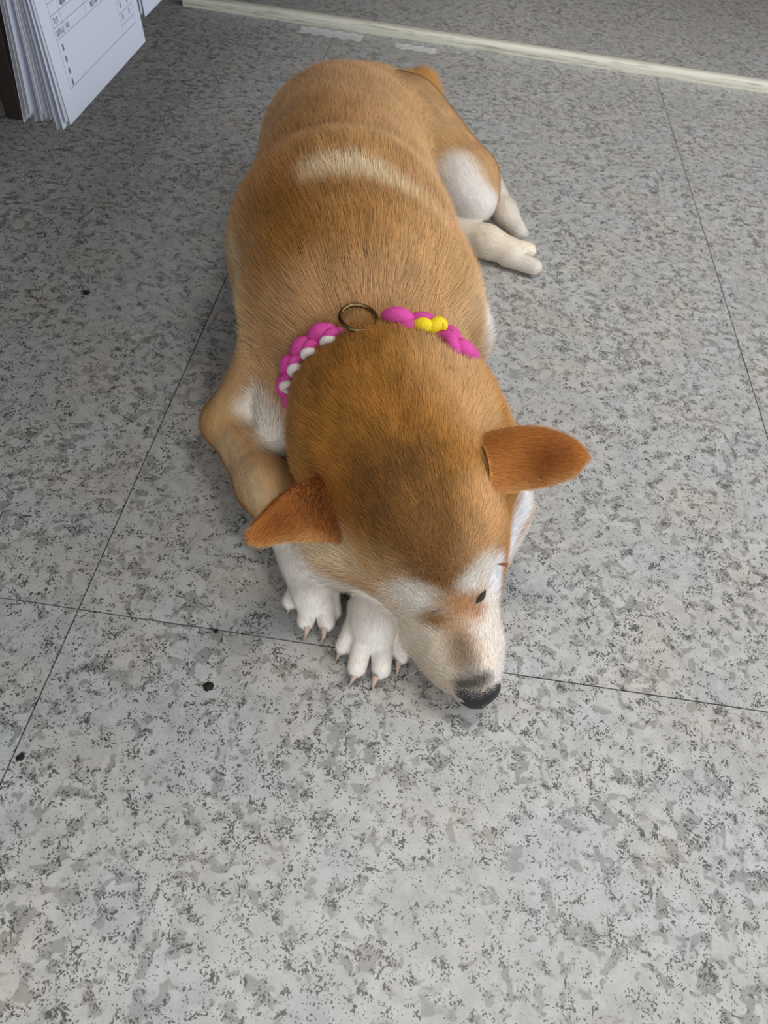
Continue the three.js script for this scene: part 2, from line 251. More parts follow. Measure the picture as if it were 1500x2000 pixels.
// coat markings, plus a painted-in lit crest on the ribs: a base colour for each region, then soft patches [from, to, radius, softness, colour, strength]
const BASE = { torso: '#cda476', tail: '#cc9a5a', hind_leg: '#dfba88', hind_foot: '#f5ecdb', far_hind_leg: '#eee9e0', head: '#c48c44', foreleg: '#d6b381', front_leg: '#efe7da' };
const B = lin;
const MARKS = [
  // torso
  [[-0.1223,0.1855,-0.641], [-0.1239,0.1722,-0.7777], .04, .05, '#bd8d56', .7],
  [[-0.0916,0.1861,-0.5874], [-0.0638,0.1684,-0.5196], .045, .04, '#a6722f', .9],
  [[-0.0538,0.1984,-0.6354], [-0.0278,0.1898,-0.5593], .035, .03, '#c4935a', .6],
  [[-0.0907,0.1925,-0.6178], [-0.0603,0.1973,-0.622], .007, .02, '#ead8b4', .85], [[-0.0603,0.1973,-0.622], [-0.0211,0.191,-0.6122], .007, .018, '#ead8b4', .8], [[-0.0211,0.191,-0.6122], [0.0066,0.1803,-0.5949], .004, .016, '#dfc498', .7],  // pale band: light on the crest of the rib hump, painted into the coat
  [[-0.1588,0.1203,-0.6126], [-0.1378,0.1101,-0.5471], .006, .016, '#e0cda8', .9], [[-0.1378,0.1101,-0.5471], [-0.1199,0.097,-0.513], .006, .02, '#d8bd90', .8],
  [[0.0133,0.1614,-0.5374], [0.0377,0.1342,-0.5423], .03, .04, '#d4ad78', .7],
  [[-0.0645,0.1518,-0.5039], [-0.0075,0.1566,-0.5115], .02, .03, '#cda577', .7],
  [[-0.0953,0.1278,-0.5039], [-0.1021,0.0918,-0.4972], .02, .03, '#cba476', .7],
  [[0.0603,0.0955,-0.5889], [0.0791,0,-0.6619], .014, .018, '#f0ebe4', .9], [[0.0506,0.1259,-0.5725], [0.0382,0.1518,-0.4658], .01, .02, '#dfc59c', .6],
  [[-0.1194,0.0588,-0.4876], [-0.0929,0.0518,-0.4514], .009, .012, '#f2ede4', .95, 'torso foreleg'],
  [[-0.0322,0.153,-0.8333], [0.0146,0.0993,-0.911], .02, .03, '#d2aa76', .8],
  // hind leg
  [[0.0229,0.0895,-0.8963], [0.0528,0.0583,-0.8822], .018, .016, '#f8f4ee', 1], [[0.0343,0.0612,-0.883], [0.0635,0.0487,-0.8857], .024, .012, '#f8f4ee', 1],
  [[0.0438,0.0281,-0.8667], [0.1149,0.0213,-0.8503], .034, .012, '#f5ecdb', 1, 'hind_foot'], [[0.11,0.0166,-0.8456], [0.1287,0.0134,-0.8394], .012, .008, '#f0e9de', 1],
  // head
  [[0.0314,0.1571,-0.4399], [0.0527,0.1411,-0.4253], .025, .03, '#d8b280', .8, 'head'],
  [[-0.0678,0.1252,-0.4389], [-0.069,0.0814,-0.4089], .016, .03, '#c08f52', .7, 'head'],
  [[-0.0319,0.1557,-0.4323], [-0.0036,0.1423,-0.3803], .035, .035, '#a8722f', .7, 'head'],
  [[0.0081,0.1331,-0.3405], [0.0377,0.1109,-0.3138], .024, .035, '#8c6236', .85, 'head'], [[0.035,0.1169,-0.3168], [0.0482,0.0883,-0.3081], .012, .018, '#94683a', .85, 'head'],
  [[-0.0305,0.067,-0.3377], [0.0069,0.0803,-0.3105], .012, .026, '#e6c796', .85, 'head'], [[-0.0422,0.0654,-0.3436], [-0.0153,0.0694,-0.3297], .010, .02, '#ecdab8', .85, 'head'], [[-0.0129,0.03,-0.3324], [-0.0522,0.04,-0.3526], .014, .008, '#f2ece4', .95, 'head'], [[-0.0094,0.038,-0.3296], [0.0177,0.0369,-0.3175], .006, .010, '#ece0cc', .9, 'head'],
  [[0.0686,0.1237,-0.3523], [0.0696,0.104,-0.3296], .012, .024, '#dcb482', .85, 'head'], [[0.1011,0.0777,-0.4027], [0.0913,0.0683,-0.3622], .007, .009, '#f6f6f7', 1, 'head'], [[0.1214,0.03,-0.4472], [0.1037,0.025,-0.3789], .031, .008, '#f6f6f7', 1, 'head'], [[0.11,0.015,-0.4468], [0.1003,0.012,-0.4036], .03, .012, '#f6f6f7', 1, 'head'],
  [[0.0795,0.0852,-0.331], [0.0823,0.0635,-0.311], .008, .008, '#f6f6f8', 1, 'head'], [[0.0858,0.0571,-0.3035], [0.0911,0.04,-0.2828], .012, .012, '#f6f6f8', 1, 'head'],
  [[0.0269,0.0628,-0.3016], [0.0462,0.0529,-0.2911], .02, .014, '#f4e7d3', .95, 'head'], [[0.0406,0.0438,-0.2918], [0.0637,0.0367,-0.2723], .022, .012, '#f4e9d8', .95, 'head'], [[0.006,0.0419,-0.3207], [0.0255,0.0405,-0.3079], .010, .012, '#f4e9d8', .9, 'head'],
  [[0.078,0.0646,-0.3054], [0.0814,0.0501,-0.2831], .014, .012, '#f7f0e5', .9, 'head'],
  [[0.0243,0.0808,-0.305], [0.0405,0.0751,-0.3017], .008, .012, '#f0ece4', .9, 'head'], [[0.0642,0.0888,-0.3157], [0.0695,0.0949,-0.3238], .008, .009, '#f0ece4', .9, 'head'],
  [[0.0518,0.0775,-0.3042], [0.068,0.0527,-0.2812], .006, .012, '#b18c62', .85, 'head'], [[0.041,0.0666,-0.2982], [0.0481,0.0653,-0.2971], .003, .008, '#a87636', .85, 'head'], [[0.0651,0.0745,-0.3066], [0.0701,0.07,-0.3052], .004, .009, '#c08a52', .8, 'head'],
  [[0.0651,0.0569,-0.2859], [0.0774,0.0375,-0.2703], .002, .009, '#746b62', .7, 'head'], [[0.0701,0.0359,-0.27], [0.083,0.0398,-0.2738], .0035, .007, '#4e4945', .85, 'head'],
  [[0.0826,0.006,-0.2907], [0.1073,0.008,-0.4298], .026, .008, '#f6f2ec', 1, 'head'], [[0.0602,0.004,-0.3027], [-0.0286,0.012,-0.369], .026, .008, '#f4ece0', 1, 'head'],
  // forelegs
  [[-0.0987,0.0486,-0.4021], [-0.1394,0.0411,-0.4526], .008, .012, '#e3d3b4', .5],
  [[-0.0648,0.035,-0.3494], [-0.0438,0.0183,-0.3191], .04, .012, '#f8f4ee', 1, 'foreleg'], [[0.004,0.0389,-0.3094], [0.0088,0.0152,-0.2873], .045, .01, '#f8f4ee', 1, 'front_leg'],
].map((m) => ({ a: m[0], d: [m[1][0] - m[0][0], m[1][1] - m[0][1], m[1][2] - m[0][2]], r: m[2], s: m[3], c: lin(m[4]), w: m[5], only: m[6] }));
for (const m of MARKS) m.l2 = m.d[0] ** 2 + m.d[1] ** 2 + m.d[2] ** 2 || 1e-9;
for (const g of G) g.base = lin(BASE[g.name]);
function coat(x, y, z) { // colour, region, hair direction and length at a point of the skin
  let best = 1, reg = G[0], sw = 0, c = [0, 0, 0];
  const ds = G.map((g) => { const far = Math.hypot(x - g.c[0], y - g.c[1], z - g.c[2]) - g.r; return far > .05 ? 1 : groupDist(g, x, y, z); });
  ds.forEach((d, i) => { if (d < best) { best = d; reg = G[i]; } });
  let u = [0, 0, 0], len = 0, pw = 0;
  G.forEach((g, i) => {
    if (ds[i] > best + .03) return; const w = Math.exp(-(ds[i] - best) / .006); sw += w; for (let k = 0; k < 3; k++) c[k] += g.base[k] * w;
    for (const p of g.prims) { const d = cone(p, x, y, z); const q = Math.exp(-Math.max(0, d - best) / .008) * w; pw += q; len += p.len * q; for (let k = 0; k < 3; k++) u[k] += p.u[k] * q; }
  });
  c = c.map((v) => v / sw);
  const mu = (x + .7 * y) / 2 + .5, mv = (z + .5 * y) / 2 + 1, m1 = vnoise(mu, mv, 330, 51) - .5, m2 = vnoise(mu, mv, 110, 52) - .5, m3 = vnoise(mu, mv, 150, 53) - .5;
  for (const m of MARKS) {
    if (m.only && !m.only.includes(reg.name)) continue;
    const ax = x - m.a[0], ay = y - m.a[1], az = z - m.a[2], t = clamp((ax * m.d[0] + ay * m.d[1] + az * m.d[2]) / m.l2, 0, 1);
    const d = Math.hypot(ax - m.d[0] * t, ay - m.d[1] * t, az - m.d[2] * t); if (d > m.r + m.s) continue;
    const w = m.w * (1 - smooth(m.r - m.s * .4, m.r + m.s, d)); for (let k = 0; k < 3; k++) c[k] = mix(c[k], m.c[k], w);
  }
  const tone = 1 + (.30 * m1 + .22 * m2) * clamp((.95 - c[2]) * 1.2, .25, 1); c = c.map((v) => v * tone);
  const ul = Math.hypot(...u) || 1; u = [u[0] / ul + m3 * .5, u[1] / ul, u[2] / ul + m1 * .35];
  return { c, u, len: len / pw, reg: reg.name };
}
const dog = new THREE.Group(); dog.name = numbered('dog'); dog.position.set(0, 0, 0); scene.add(dog);
tag(dog, 'tan and white dog lying asleep on the floor with its chin down', 'dog');
const mSkin = std({ vertexColors: true, roughness: .8 }), mFur = new THREE.MeshPhysicalMaterial({ vertexColors: true, roughness: .9, transmission: .12, thickness: 0, specularIntensity: .5, side: THREE.DoubleSide });
const bodyGeo = meshField(sdf, [-.34, -.006, -1.3], [.22, .24, -.24], .0027);
const nv = bodyGeo.attributes.position.count, vc = new Float32Array(nv * 3), vu = new Float32Array(nv * 3), vl = new Float32Array(nv), vr = [];
{ const P = bodyGeo.attributes.position.array;
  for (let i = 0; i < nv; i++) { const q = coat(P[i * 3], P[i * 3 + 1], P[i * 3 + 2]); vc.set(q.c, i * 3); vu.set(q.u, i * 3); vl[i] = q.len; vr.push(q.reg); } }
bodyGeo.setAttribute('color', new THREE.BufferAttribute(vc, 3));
const body = add('body', bodyGeo, mSkin, dog);
// hair: one slim blade each, lying along the coat
function hairs(name, geo, keep, perMM2, opt, parent, colorOf, flowOf, lenOf) {
  const P = geo.attributes.position.array, N = geo.attributes.normal.array, I = geo.index.array, pos = [], nor = [], col = [];
  for (let t = 0; t < I.length; t += 3) {
    const a = I[t], b = I[t + 1], c = I[t + 2]; if (!keep(a)) continue;
    const A = a * 3, Bq = b * 3, C = c * 3, ux = P[Bq] - P[A], uy = P[Bq + 1] - P[A + 1], uz = P[Bq + 2] - P[A + 2], vx = P[C] - P[A], vy = P[C + 1] - P[A + 1], vz = P[C + 2] - P[A + 2];
    const area = .5 * Math.hypot(uy * vz - uz * vy, uz * vx - ux * vz, ux * vy - uy * vx), want = area * 1e6 * perMM2(a); let n = Math.floor(want) + (rnd() < want % 1 ? 1 : 0);
    while (n-- > 0) {
      let s = rnd(), q = rnd(); if (s + q > 1) { s = 1 - s; q = 1 - q; } const r = 1 - s - q;
      const px = P[A] * r + P[Bq] * s + P[C] * q, py = P[A + 1] * r + P[Bq + 1] * s + P[C + 1] * q, pz = P[A + 2] * r + P[Bq + 2] * s + P[C + 2] * q;
      let nx = N[A] * r + N[Bq] * s + N[C] * q, ny = N[A + 1] * r + N[Bq + 1] * s + N[C + 1] * q, nz = N[A + 2] * r + N[Bq + 2] * s + N[C + 2] * q; let l = Math.hypot(nx, ny, nz) || 1; nx /= l; ny /= l; nz /= l;
      let [fx, fy, fz] = flowOf(a); l = Math.hypot(fx, fy, fz) || 1; const J = opt.messy; fx = fx / l + gauss() * J; fy = fy / l + gauss() * J; fz = fz / l + gauss() * J;
      let dn = fx * nx + fy * ny + fz * nz; fx -= dn * nx; fy -= dn * ny; fz -= dn * nz; l = Math.hypot(fx, fy, fz) || 1; fx /= l; fy /= l; fz /= l;
      const L = lenOf(a) * (.65 + .6 * rnd()), th = opt.tilt * (.55 + .9 * rnd()), ct = Math.cos(th) * L, st = Math.sin(th) * L, w = opt.width * (.7 + .6 * rnd());
      let bx = ny * fz - nz * fy, by = nz * fx - nx * fz, bz = nx * fy - ny * fx;
      const ty = py + fy * ct + ny * st; if (ty < .0006) continue;
      pos.push(px + bx * w, py + by * w, pz + bz * w, px - bx * w, py - by * w, pz - bz * w, px + fx * ct + nx * st, Math.max(ty, .001), pz + fz * ct + nz * st);
      const jx = nx - fx * .18 + bx * gauss() * .25, jy = ny - fy * .18 + by * gauss() * .25, jz = nz - fz * .18 + bz * gauss() * .25; l = Math.hypot(jx, jy, jz);
      for (let k = 0; k < 3; k++) nor.push(jx / l, jy / l, jz / l);
      const cr = colorOf(a), v = 1 + gauss() * opt.vary; let h = [cr[0] * v, cr[1] * v, cr[2] * v];
      const yel = cr[0] - cr[2], dark = rnd() < opt.dark(a) ? .38 : 1;
      col.push(h[0] * 1.02, h[1] * 1.02, h[2] * 1.04, h[0] * 1.02, h[1] * 1.02, h[2] * 1.04, h[0] * 1.04 * dark, h[1] * 1.02 * dark, h[2] * dark);
    }
  }
  const g = new THREE.BufferGeometry(); g.setAttribute('position', new THREE.Float32BufferAttribute(pos, 3)); g.setAttribute('normal', new THREE.Float32BufferAttribute(nor, 3)); g.setAttribute('color', new THREE.Float32BufferAttribute(col, 3));
  const m = add(name, g, mFur, parent); m.userData.kind = 'stuff'; console.log(name, pos.length / 9); return m;
}
{ const c3 = (i) => [vc[i * 3], vc[i * 3 + 1], vc[i * 3 + 2]], u3 = (i) => [vu[i * 3], vu[i * 3 + 1], vu[i * 3 + 2]], P = bodyGeo.attributes.position.array, up = (i) => P[i * 3 + 1] > .004;
  const lum = (i) => vc[i * 3] + vc[i * 3 + 1] + vc[i * 3 + 2];
  const sesame = (i) => clamp((.86 - lum(i)) * 1.1, 0, .45);
  hairs('torso_coat', bodyGeo, (i) => vr[i] === 'torso' && up(i), () => .8, { messy: .2, tilt: .30, width: .00034, vary: .2, dark: () => .03 }, body, c3, u3, (i) => vl[i]);
  hairs('tail_coat', bodyGeo, (i) => vr[i] === 'tail' && up(i), () => 1.2, { messy: .25, tilt: .5, width: .0003, vary: .15, dark: () => 0 }, body, c3, u3, (i) => vl[i]);
  hairs('head_coat', bodyGeo, (i) => vr[i] === 'head' && up(i), (i) => vl[i] < .0055 ? 3.2 : vl[i] < .009 ? 2.3 : 1.5, { messy: .32, tilt: .42, width: .00023, vary: .22, dark: sesame }, body, c3, u3, (i) => vl[i]);
  hairs('foreleg_coat', bodyGeo, (i) => (vr[i] === 'foreleg' || vr[i] === 'front_leg') && up(i), (i) => vl[i] < .006 ? 2.6 : 1.3, { messy: .16, tilt: .2, width: .00022, vary: .12, dark: () => 0 }, body, c3, u3, (i) => vl[i]);
  hairs('hind_leg_coat', bodyGeo, (i) => (vr[i] === 'hind_leg' || vr[i] === 'hind_foot' || vr[i] === 'far_hind_leg') && up(i), () => 1.2, { messy: .14, tilt: .16, width: .00026, vary: .1, dark: () => 0 }, body, c3, u3, (i) => vl[i]);
}
// ears: cupped leather lofted between its two edges
function ear(front, back, n, thick, bulge, cols) {
  const A = new THREE.CatmullRomCurve3(front.map(V)), C = new THREE.CatmullRomCurve3(back.map(V)), N = V(n).normalize(), S = 26, W = 14, pos = [], idx = [], col = [];
  for (const side of [1, -1]) for (let i = 0; i <= S; i++) for (let j = 0; j <= W; j++) {
    const s = i / S, u = j / W, a = A.getPoint(s), c = C.getPoint(s), p = a.clone().lerp(c, u), k = 1 - (2 * u - 1) ** 2, wd = a.distanceTo(c);
    p.addScaledVector(N, Math.min(bulge, wd * .35) * k + side * thick * Math.sqrt(Math.max(0, k)) * Math.min(1, wd / thick / 3)); pos.push(p.x, p.y, p.z);
    const q = side > 0 ? cols(s, u) : lin('#b8854e'); col.push(...q);
  }
  const st = (S + 1) * (W + 1);
  for (const o of [0, st]) for (let i = 0; i < S; i++) for (let j = 0; j < W; j++) { const a = o + i * (W + 1) + j, b = a + 1, c = a + W + 1, d = c + 1; if (o) idx.push(a, b, c, b, d, c); else idx.push(a, c, b, b, c, d); }
  let g = new THREE.BufferGeometry(); g.setAttribute('position', new THREE.Float32BufferAttribute(pos, 3)); g.setAttribute('color', new THREE.Float32BufferAttribute(col, 3)); g.setIndex(idx);
  g.computeVertexNormals();
  // outward test on the middle of the back
  const m = (Math.floor(S / 2) * (W + 1) + Math.floor(W / 2)) * 3, nn = g.attributes.normal.array; if (nn[m] * N.x + nn[m + 1] * N.y + nn[m + 2] * N.z < 0) { for (let t = 0; t < idx.length; t += 3) { const q = idx[t + 1]; idx[t + 1] = idx[t + 2]; idx[t + 2] = q; } g.setIndex(idx); g.computeVertexNormals(); }
  const e = add('ear', g, mSkin, dog), nb = (S + 1) * (W + 1);
  const flow = A.getPoint(.9).sub(A.getPoint(.1)).toArray(), cArr = g.attributes.color.array;
  hairs('ear_coat', g, () => true, () => 2.4, { messy: .22, tilt: .38, width: .0002, vary: .16, dark: () => .05 }, e, (i) => [cArr[i * 3], cArr[i * 3 + 1], cArr[i * 3 + 2]], () => flow, () => .0058);
  return e;
}
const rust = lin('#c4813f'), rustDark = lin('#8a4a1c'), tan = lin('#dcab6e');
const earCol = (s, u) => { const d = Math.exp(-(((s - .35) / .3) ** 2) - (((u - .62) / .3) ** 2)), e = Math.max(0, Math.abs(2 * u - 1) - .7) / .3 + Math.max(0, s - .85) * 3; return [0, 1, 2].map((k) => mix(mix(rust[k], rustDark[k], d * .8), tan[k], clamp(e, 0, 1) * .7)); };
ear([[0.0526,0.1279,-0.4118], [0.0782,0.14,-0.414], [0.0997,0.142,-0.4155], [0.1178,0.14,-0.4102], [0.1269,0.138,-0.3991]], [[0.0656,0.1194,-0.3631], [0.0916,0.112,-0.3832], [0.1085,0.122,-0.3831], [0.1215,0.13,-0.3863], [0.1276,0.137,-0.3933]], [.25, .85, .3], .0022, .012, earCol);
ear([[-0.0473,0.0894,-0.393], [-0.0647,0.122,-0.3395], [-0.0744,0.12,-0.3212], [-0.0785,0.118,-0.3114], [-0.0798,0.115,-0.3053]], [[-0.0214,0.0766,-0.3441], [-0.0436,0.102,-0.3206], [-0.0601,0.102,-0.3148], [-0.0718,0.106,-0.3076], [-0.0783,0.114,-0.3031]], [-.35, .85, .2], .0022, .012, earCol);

// nose leather, closed eyelids, whiskers, claws
function blob(name, prims, lo, hi, cell, mat, cut) { const f = (x, y, z) => { let d = 1; for (const p of prims) { const e = Math.hypot((x - p[0]) / p[4], (y - p[1]) / p[5], (z - p[2]) / p[6]) - 1, q = e * Math.min(p[4], p[5], p[6]) ; d = d === 1 ? q : smin(d, q, p[3]); } return cut ? cut(d, x, y, z) : d; }; return add(name, meshField(f, lo, hi, cell), mat, dog); }
const mNose = std({ color: '#17161a', roughness: .42 }), mLid = std({ color: '#2a2320', roughness: .7 }), mClaw = std({ color: '#bfa694', roughness: .4 }), mQuick = std({ color: '#a8716a', roughness: .5 });
{ const c = [0.0784,0.027,-0.2779]; const [x, y, z] = c;
  blob('nose', [[x, y, z, .006, .0175, .0115, .0128], [x + .001, y - .006, z + .003, .006, .011, .012, .011]], [x - .025, .001, z - .025], [x + .025, y + .022, z + .025], .0009, mNose,
    (d, px, py, pz) => { let q = d; for (const s of [-1, 1]) { const e = Math.hypot((px - x - s * .0085) / 1.2, py - y + .006, (pz - z - .012) / .9) - .0032; q = Math.max(q, -e); } return Math.max(q, .001 - py, .0006 - Math.hypot(px - x - .0015, (pz - z - .016), 0)); }); }
const tube = (pts, r, seg = 20, radial = 8, taper = 0) => { const g = new THREE.TubeGeometry(new THREE.CatmullRomCurve3(pts.map(V)), seg, r, radial), p = g.attributes.position, c = new THREE.CatmullRomCurve3(pts.map(V));
  if (taper) for (let i = 0; i <= seg; i++) { const m = c.getPointAt(i / seg), s = taper === 2 ? Math.max(.05, Math.sin(Math.PI * i / seg)) : Math.max(.06, 1 - i / seg); for (let j = 0; j <= radial; j++) { const k = i * (radial + 1) + j; p.setXYZ(k, m.x + (p.getX(k) - m.x) * s, m.y + (p.getY(k) - m.y) * s, m.z + (p.getZ(k) - m.z) * s); } }
  g.computeVertexNormals(); return g; };
add('eyelid', tube([[0.0681,0.0782,-0.3072], [0.0711,0.0804,-0.3103], [0.0739,0.0833,-0.3156]], .0019, 14, 8, 2), mLid, dog);
add('eyelid', tube([[0.0389,0.0708,-0.2986], [0.0427,0.0729,-0.2991], [0.0466,0.0745,-0.3]], .0009, 14, 8, 2), std({ color: '#6d5d50', roughness: .8 }), dog);
function claw(pts, r) { const g = tube(pts, r, 14, 8, 1), n = g.attributes.position.count; return add('claw', g, mClaw, dog); }
claw([[-0.0576,0.01,-0.3352], [-0.0585,0.008,-0.3299], [-0.0599,0.002,-0.3273]], 0.0032);
claw([[-0.0428,0.011,-0.3144], [-0.0427,0.008,-0.3101], [-0.0437,0.002,-0.3077]], 0.0029);
claw([[-0.0302,0.011,-0.3148], [-0.0299,0.008,-0.3098], [-0.031,0.002,-0.3064]], 0.0029);
claw([[-0.0152,0.009,-0.3004], [-0.0168,0.007,-0.2971], [-0.0183,0.002,-0.2943]], 0.0029);
claw([[-0.0029,0.01,-0.2827], [-0.0046,0.007,-0.2784], [-0.0063,0.002,-0.2753]], 0.0029);
claw([[0.0116,0.01,-0.2827], [0.0106,0.007,-0.2785], [0.0104,0.002,-0.2748]], 0.0029);
claw([[0.0258,0.009,-0.2973], [0.0261,0.007,-0.2927], [0.0256,0.002,-0.2888]], 0.0025);
claw([[0.1291,0.014,-0.8785], [0.1345,0.01,-0.8822], [0.1379,0.004,-0.8864]], 0.0030);
claw([[0.1343,0.011,-0.8483], [0.1393,0.008,-0.8502], [0.143,0.003,-0.8504]], 0.0032);
const mWhisker = std({ color: '#d8cdbf', roughness: .5 });
for (const w of [[[0.0444,0.0397,-0.2849], [0.033,0.02,-0.2928], [0.0217,0.012,-0.2873]], [[0.0472,0.039,-0.2819], [0.038,0.02,-0.2846], [0.0261,0.012,-0.2799]], [[0.0473,0.0477,-0.2865], [0.0321,0.022,-0.2997], [0.0122,0.014,-0.2962]], [[0.0896,0.0494,-0.2928], [0.1088,0.02,-0.3207], [0.121,0.016,-0.3275]], [[0.0924,0.0429,-0.2893], [0.1095,0.02,-0.308], [0.1193,0.016,-0.3099]]])
  add('whisker', tube(w, .00035, 14, 5, 1), mWhisker, dog);


// ---------------------------------------------------------------- collar: a braided cord round the neck, with a metal ring
{
  const collar = new THREE.Group(); collar.name = numbered('dog_collar'); scene.add(collar);
  tag(collar, 'pink, white and yellow braided cord collar with a bronze ring on the tan neck', 'collar');
  const pathPts = [[-0.088,0.0942,-0.4833], [-0.0811,0.1152,-0.484], [-0.0709,0.1304,-0.4846], [-0.0559,0.1431,-0.4853], [-0.0373,0.1524,-0.487], [-0.0205,0.1568,-0.4877], [-0.0015,0.1577,-0.488], [0.0182,0.1542,-0.4877], [0.0337,0.1541,-0.4704], [0.0475,0.075,-0.5508], [0.0362,0.045,-0.5567], [-0.0192,0.03,-0.5475], [-0.074,0.045,-0.5107], [-0.0862,0.08,-0.4798]];
  const path = new THREE.CatmullRomCurve3(pathPts.map(V), true, 'centripetal'), C = pathPts.reduce((a, p) => a.add(V(p)), new THREE.Vector3()).multiplyScalar(1 / pathPts.length);
  const at = (t, lift, along = 0) => { t = ((t % 1) + 1) % 1; const p = path.getPointAt(t), tg = path.getTangentAt(t), n = p.clone().sub(C); n.addScaledVector(tg, -n.dot(tg)).normalize(); const b = tg.clone().cross(n); return p.addScaledVector(n, lift).addScaledVector(b, along); };
  const nearest = (q) => { let best = 0, d = 9; for (let i = 0; i < 800; i++) { const e = path.getPointAt(i / 800).distanceTo(V(q)); if (e < d) { d = e; best = i / 800; } } return best; };
  const bump = (r) => { const N = 256, d = new Uint8Array(N * N * 4); for (let y = 0; y < N; y++) for (let x = 0; x < N; x++) { const v = 128 + 90 * Math.sin((x + y) / N * Math.PI * 24) * Math.sin((x - y) / N * Math.PI * 24), i = (y * N + x) * 4; d[i] = d[i + 1] = d[i + 2] = v; d[i + 3] = 255; } const t = new THREE.DataTexture(d, N, N); t.wrapS = t.wrapT = THREE.RepeatWrapping; t.magFilter = THREE.LinearFilter; t.needsUpdate = true; return t; };
  const weave = bump(), cord = (c) => new THREE.MeshPhysicalMaterial({ color: c, roughness: .75, bumpMap: weave, bumpScale: .0004, sheen: .3, sheenRoughness: .6 });
  const mPink = cord('#d84aa0'), mWhite = cord('#ece2dc'), mYellow = cord('#f2d51c');
  const knot = (name, deg, span, r, mat, lift, along, skew) => { const mid = at(deg, lift, along); if (sdf(mid.x, mid.y, mid.z) < -.009) return; // wholly under the coat
     const P = []; for (let i = 0; i <= 6; i++) { const t = i / 6 - .5; P.push(at(deg + span * t, lift - .0025 * (2 * t) ** 2 * 2, along + skew * t).toArray()); } const g = new THREE.TubeGeometry(new THREE.CatmullRomCurve3(P.map(V)), 14, r, 10), p = g.attributes.position, c = new THREE.CatmullRomCurve3(P.map(V));
    for (let i = 0; i <= 14; i++) { const m = c.getPointAt(i / 14), s = .35 + .65 * Math.sqrt(Math.sin(Math.PI * clamp(i / 14, .03, .97))); for (let j = 0; j <= 10; j++) { const k = i * 11 + j; p.setXYZ(k, m.x + (p.getX(k) - m.x) * s, m.y + (p.getY(k) - m.y) * s, m.z + (p.getZ(k) - m.z) * s); } } g.computeVertexNormals(); return add(name, g, mat, collar); };
  const ringAt = nearest([-0.0377,0.1512,-0.4872]), yel = nearest([0.0132,0.1549,-0.4864]), LUMPS = 26;
  for (let i = 0; i < LUMPS; i++) { // pink lumps above, pink and white ones between and below, one yellow pair
    const d = ringAt + (i + .5) / LUMPS; let g = Math.abs(((d - ringAt + .5) % 1) - .5); if (g < .035) continue;
    knot('pink_knot', d, .044, .0066, mPink, .0055, -.0025, .005);
    knot('pink_knot', d + .016, .03, .0048, mPink, .005, .0045, -.005);
    if (Math.abs(((d - yel + 1.5) % 1) - .5) > .055) knot('white_knot', d + .01, .026, .0036, mWhite, .0058, .0085, .003);
  }
  knot('yellow_knot', yel - .012, .026, .0054, mYellow, .0095, .0045, .002); knot('yellow_knot', yel + .012, .026, .0054, mYellow, .0095, .0055, -.002);
  knot('white_knot', ringAt - .05, .03, .0038, mWhite, .004, 0, .003); 
  const rc = V([-0.0394,0.158,-0.4875]);
  const ring = add('metal_ring', new THREE.TorusGeometry(.0135, .0016, 12, 48), std({ color: '#7a6a4a', metalness: 1, roughness: .3 }), collar);
  ring.position.copy(rc); ring.quaternion.setFromUnitVectors(new THREE.Vector3(0, 0, 1), new THREE.Vector3(.05, .95, .12).normalize());
}

// ---------------------------------------------------------------- threshold strip, tape
{
  const z = -1.575, g = new THREE.Shape(); g.moveTo(-.012, 0); g.lineTo(-.012, .009); g.quadraticCurveTo(-.011, .0155, -.005, .0165); g.lineTo(.003, .0165); g.quadraticCurveTo(.010, .0155, .0125, .005); g.lineTo(.0105, .0035); g.lineTo(.0125, 0); g.closePath();
  const N = 1024, d = new Uint8Array(N * 32 * 4); for (let y = 0; y < N; y++) for (let x = 0; x < 32; x++) { const w = vnoise(x / 32, y / N, 24, 31) * .5 + vnoise(x / 32, y / N, 90, 32) * .5, dirt = smooth(.55, .85, w) * .5, i = (y * 32 + x) * 4; d[i] = 216 - 110 * dirt; d[i + 1] = 214 - 112 * dirt; d[i + 2] = 198 - 118 * dirt; d[i + 3] = 255; }
  const t = new THREE.DataTexture(d, 32, N); t.colorSpace = THREE.SRGBColorSpace; t.wrapS = t.wrapT = THREE.RepeatWrapping; t.magFilter = THREE.LinearFilter; t.needsUpdate = true; t.repeat.set(30, .45);
  const geo = new THREE.ExtrudeGeometry(g, { depth: 2.46, bevelEnabled: false, curveSegments: 6 }); geo.rotateY(Math.PI / 2); geo.translate(-.487, .0002, z);
  struct('trim_1', geo, std({ map: t, roughness: .38 }), scene, 'pale scuffed threshold strip running across the floor behind the dog');
  const mTape = new THREE.MeshPhysicalMaterial({ color: '#ffffff', roughness: .12, transmission: .5, thickness: 0 });
  const tape = (x0, x1, z0, z1, label) => { const g = new THREE.PlaneGeometry(x1 - x0, z1 - z0, 24, 6), p = g.attributes.position; g.rotateX(-Math.PI / 2); for (let i = 0; i < p.count; i++) p.setY(i, .0016 + .0014 * Math.sin(p.getX(i) * 260 + p.getZ(i) * 90) * Math.sin(p.getZ(i) * 300)); g.computeVertexNormals(); g.translate((x0 + x1) / 2, 0, (z0 + z1) / 2); tag(add('tape_scrap', g, mTape), label, 'tape'); };
  tape(-.27, -.16, -1.55, -1.515, 'clear shiny tape scrap in front of the pale strip, left one');
  tape(-.1, -.03, -1.535, -1.51, 'clear shiny tape scrap in front of the pale strip, right one nearer the tail');
}

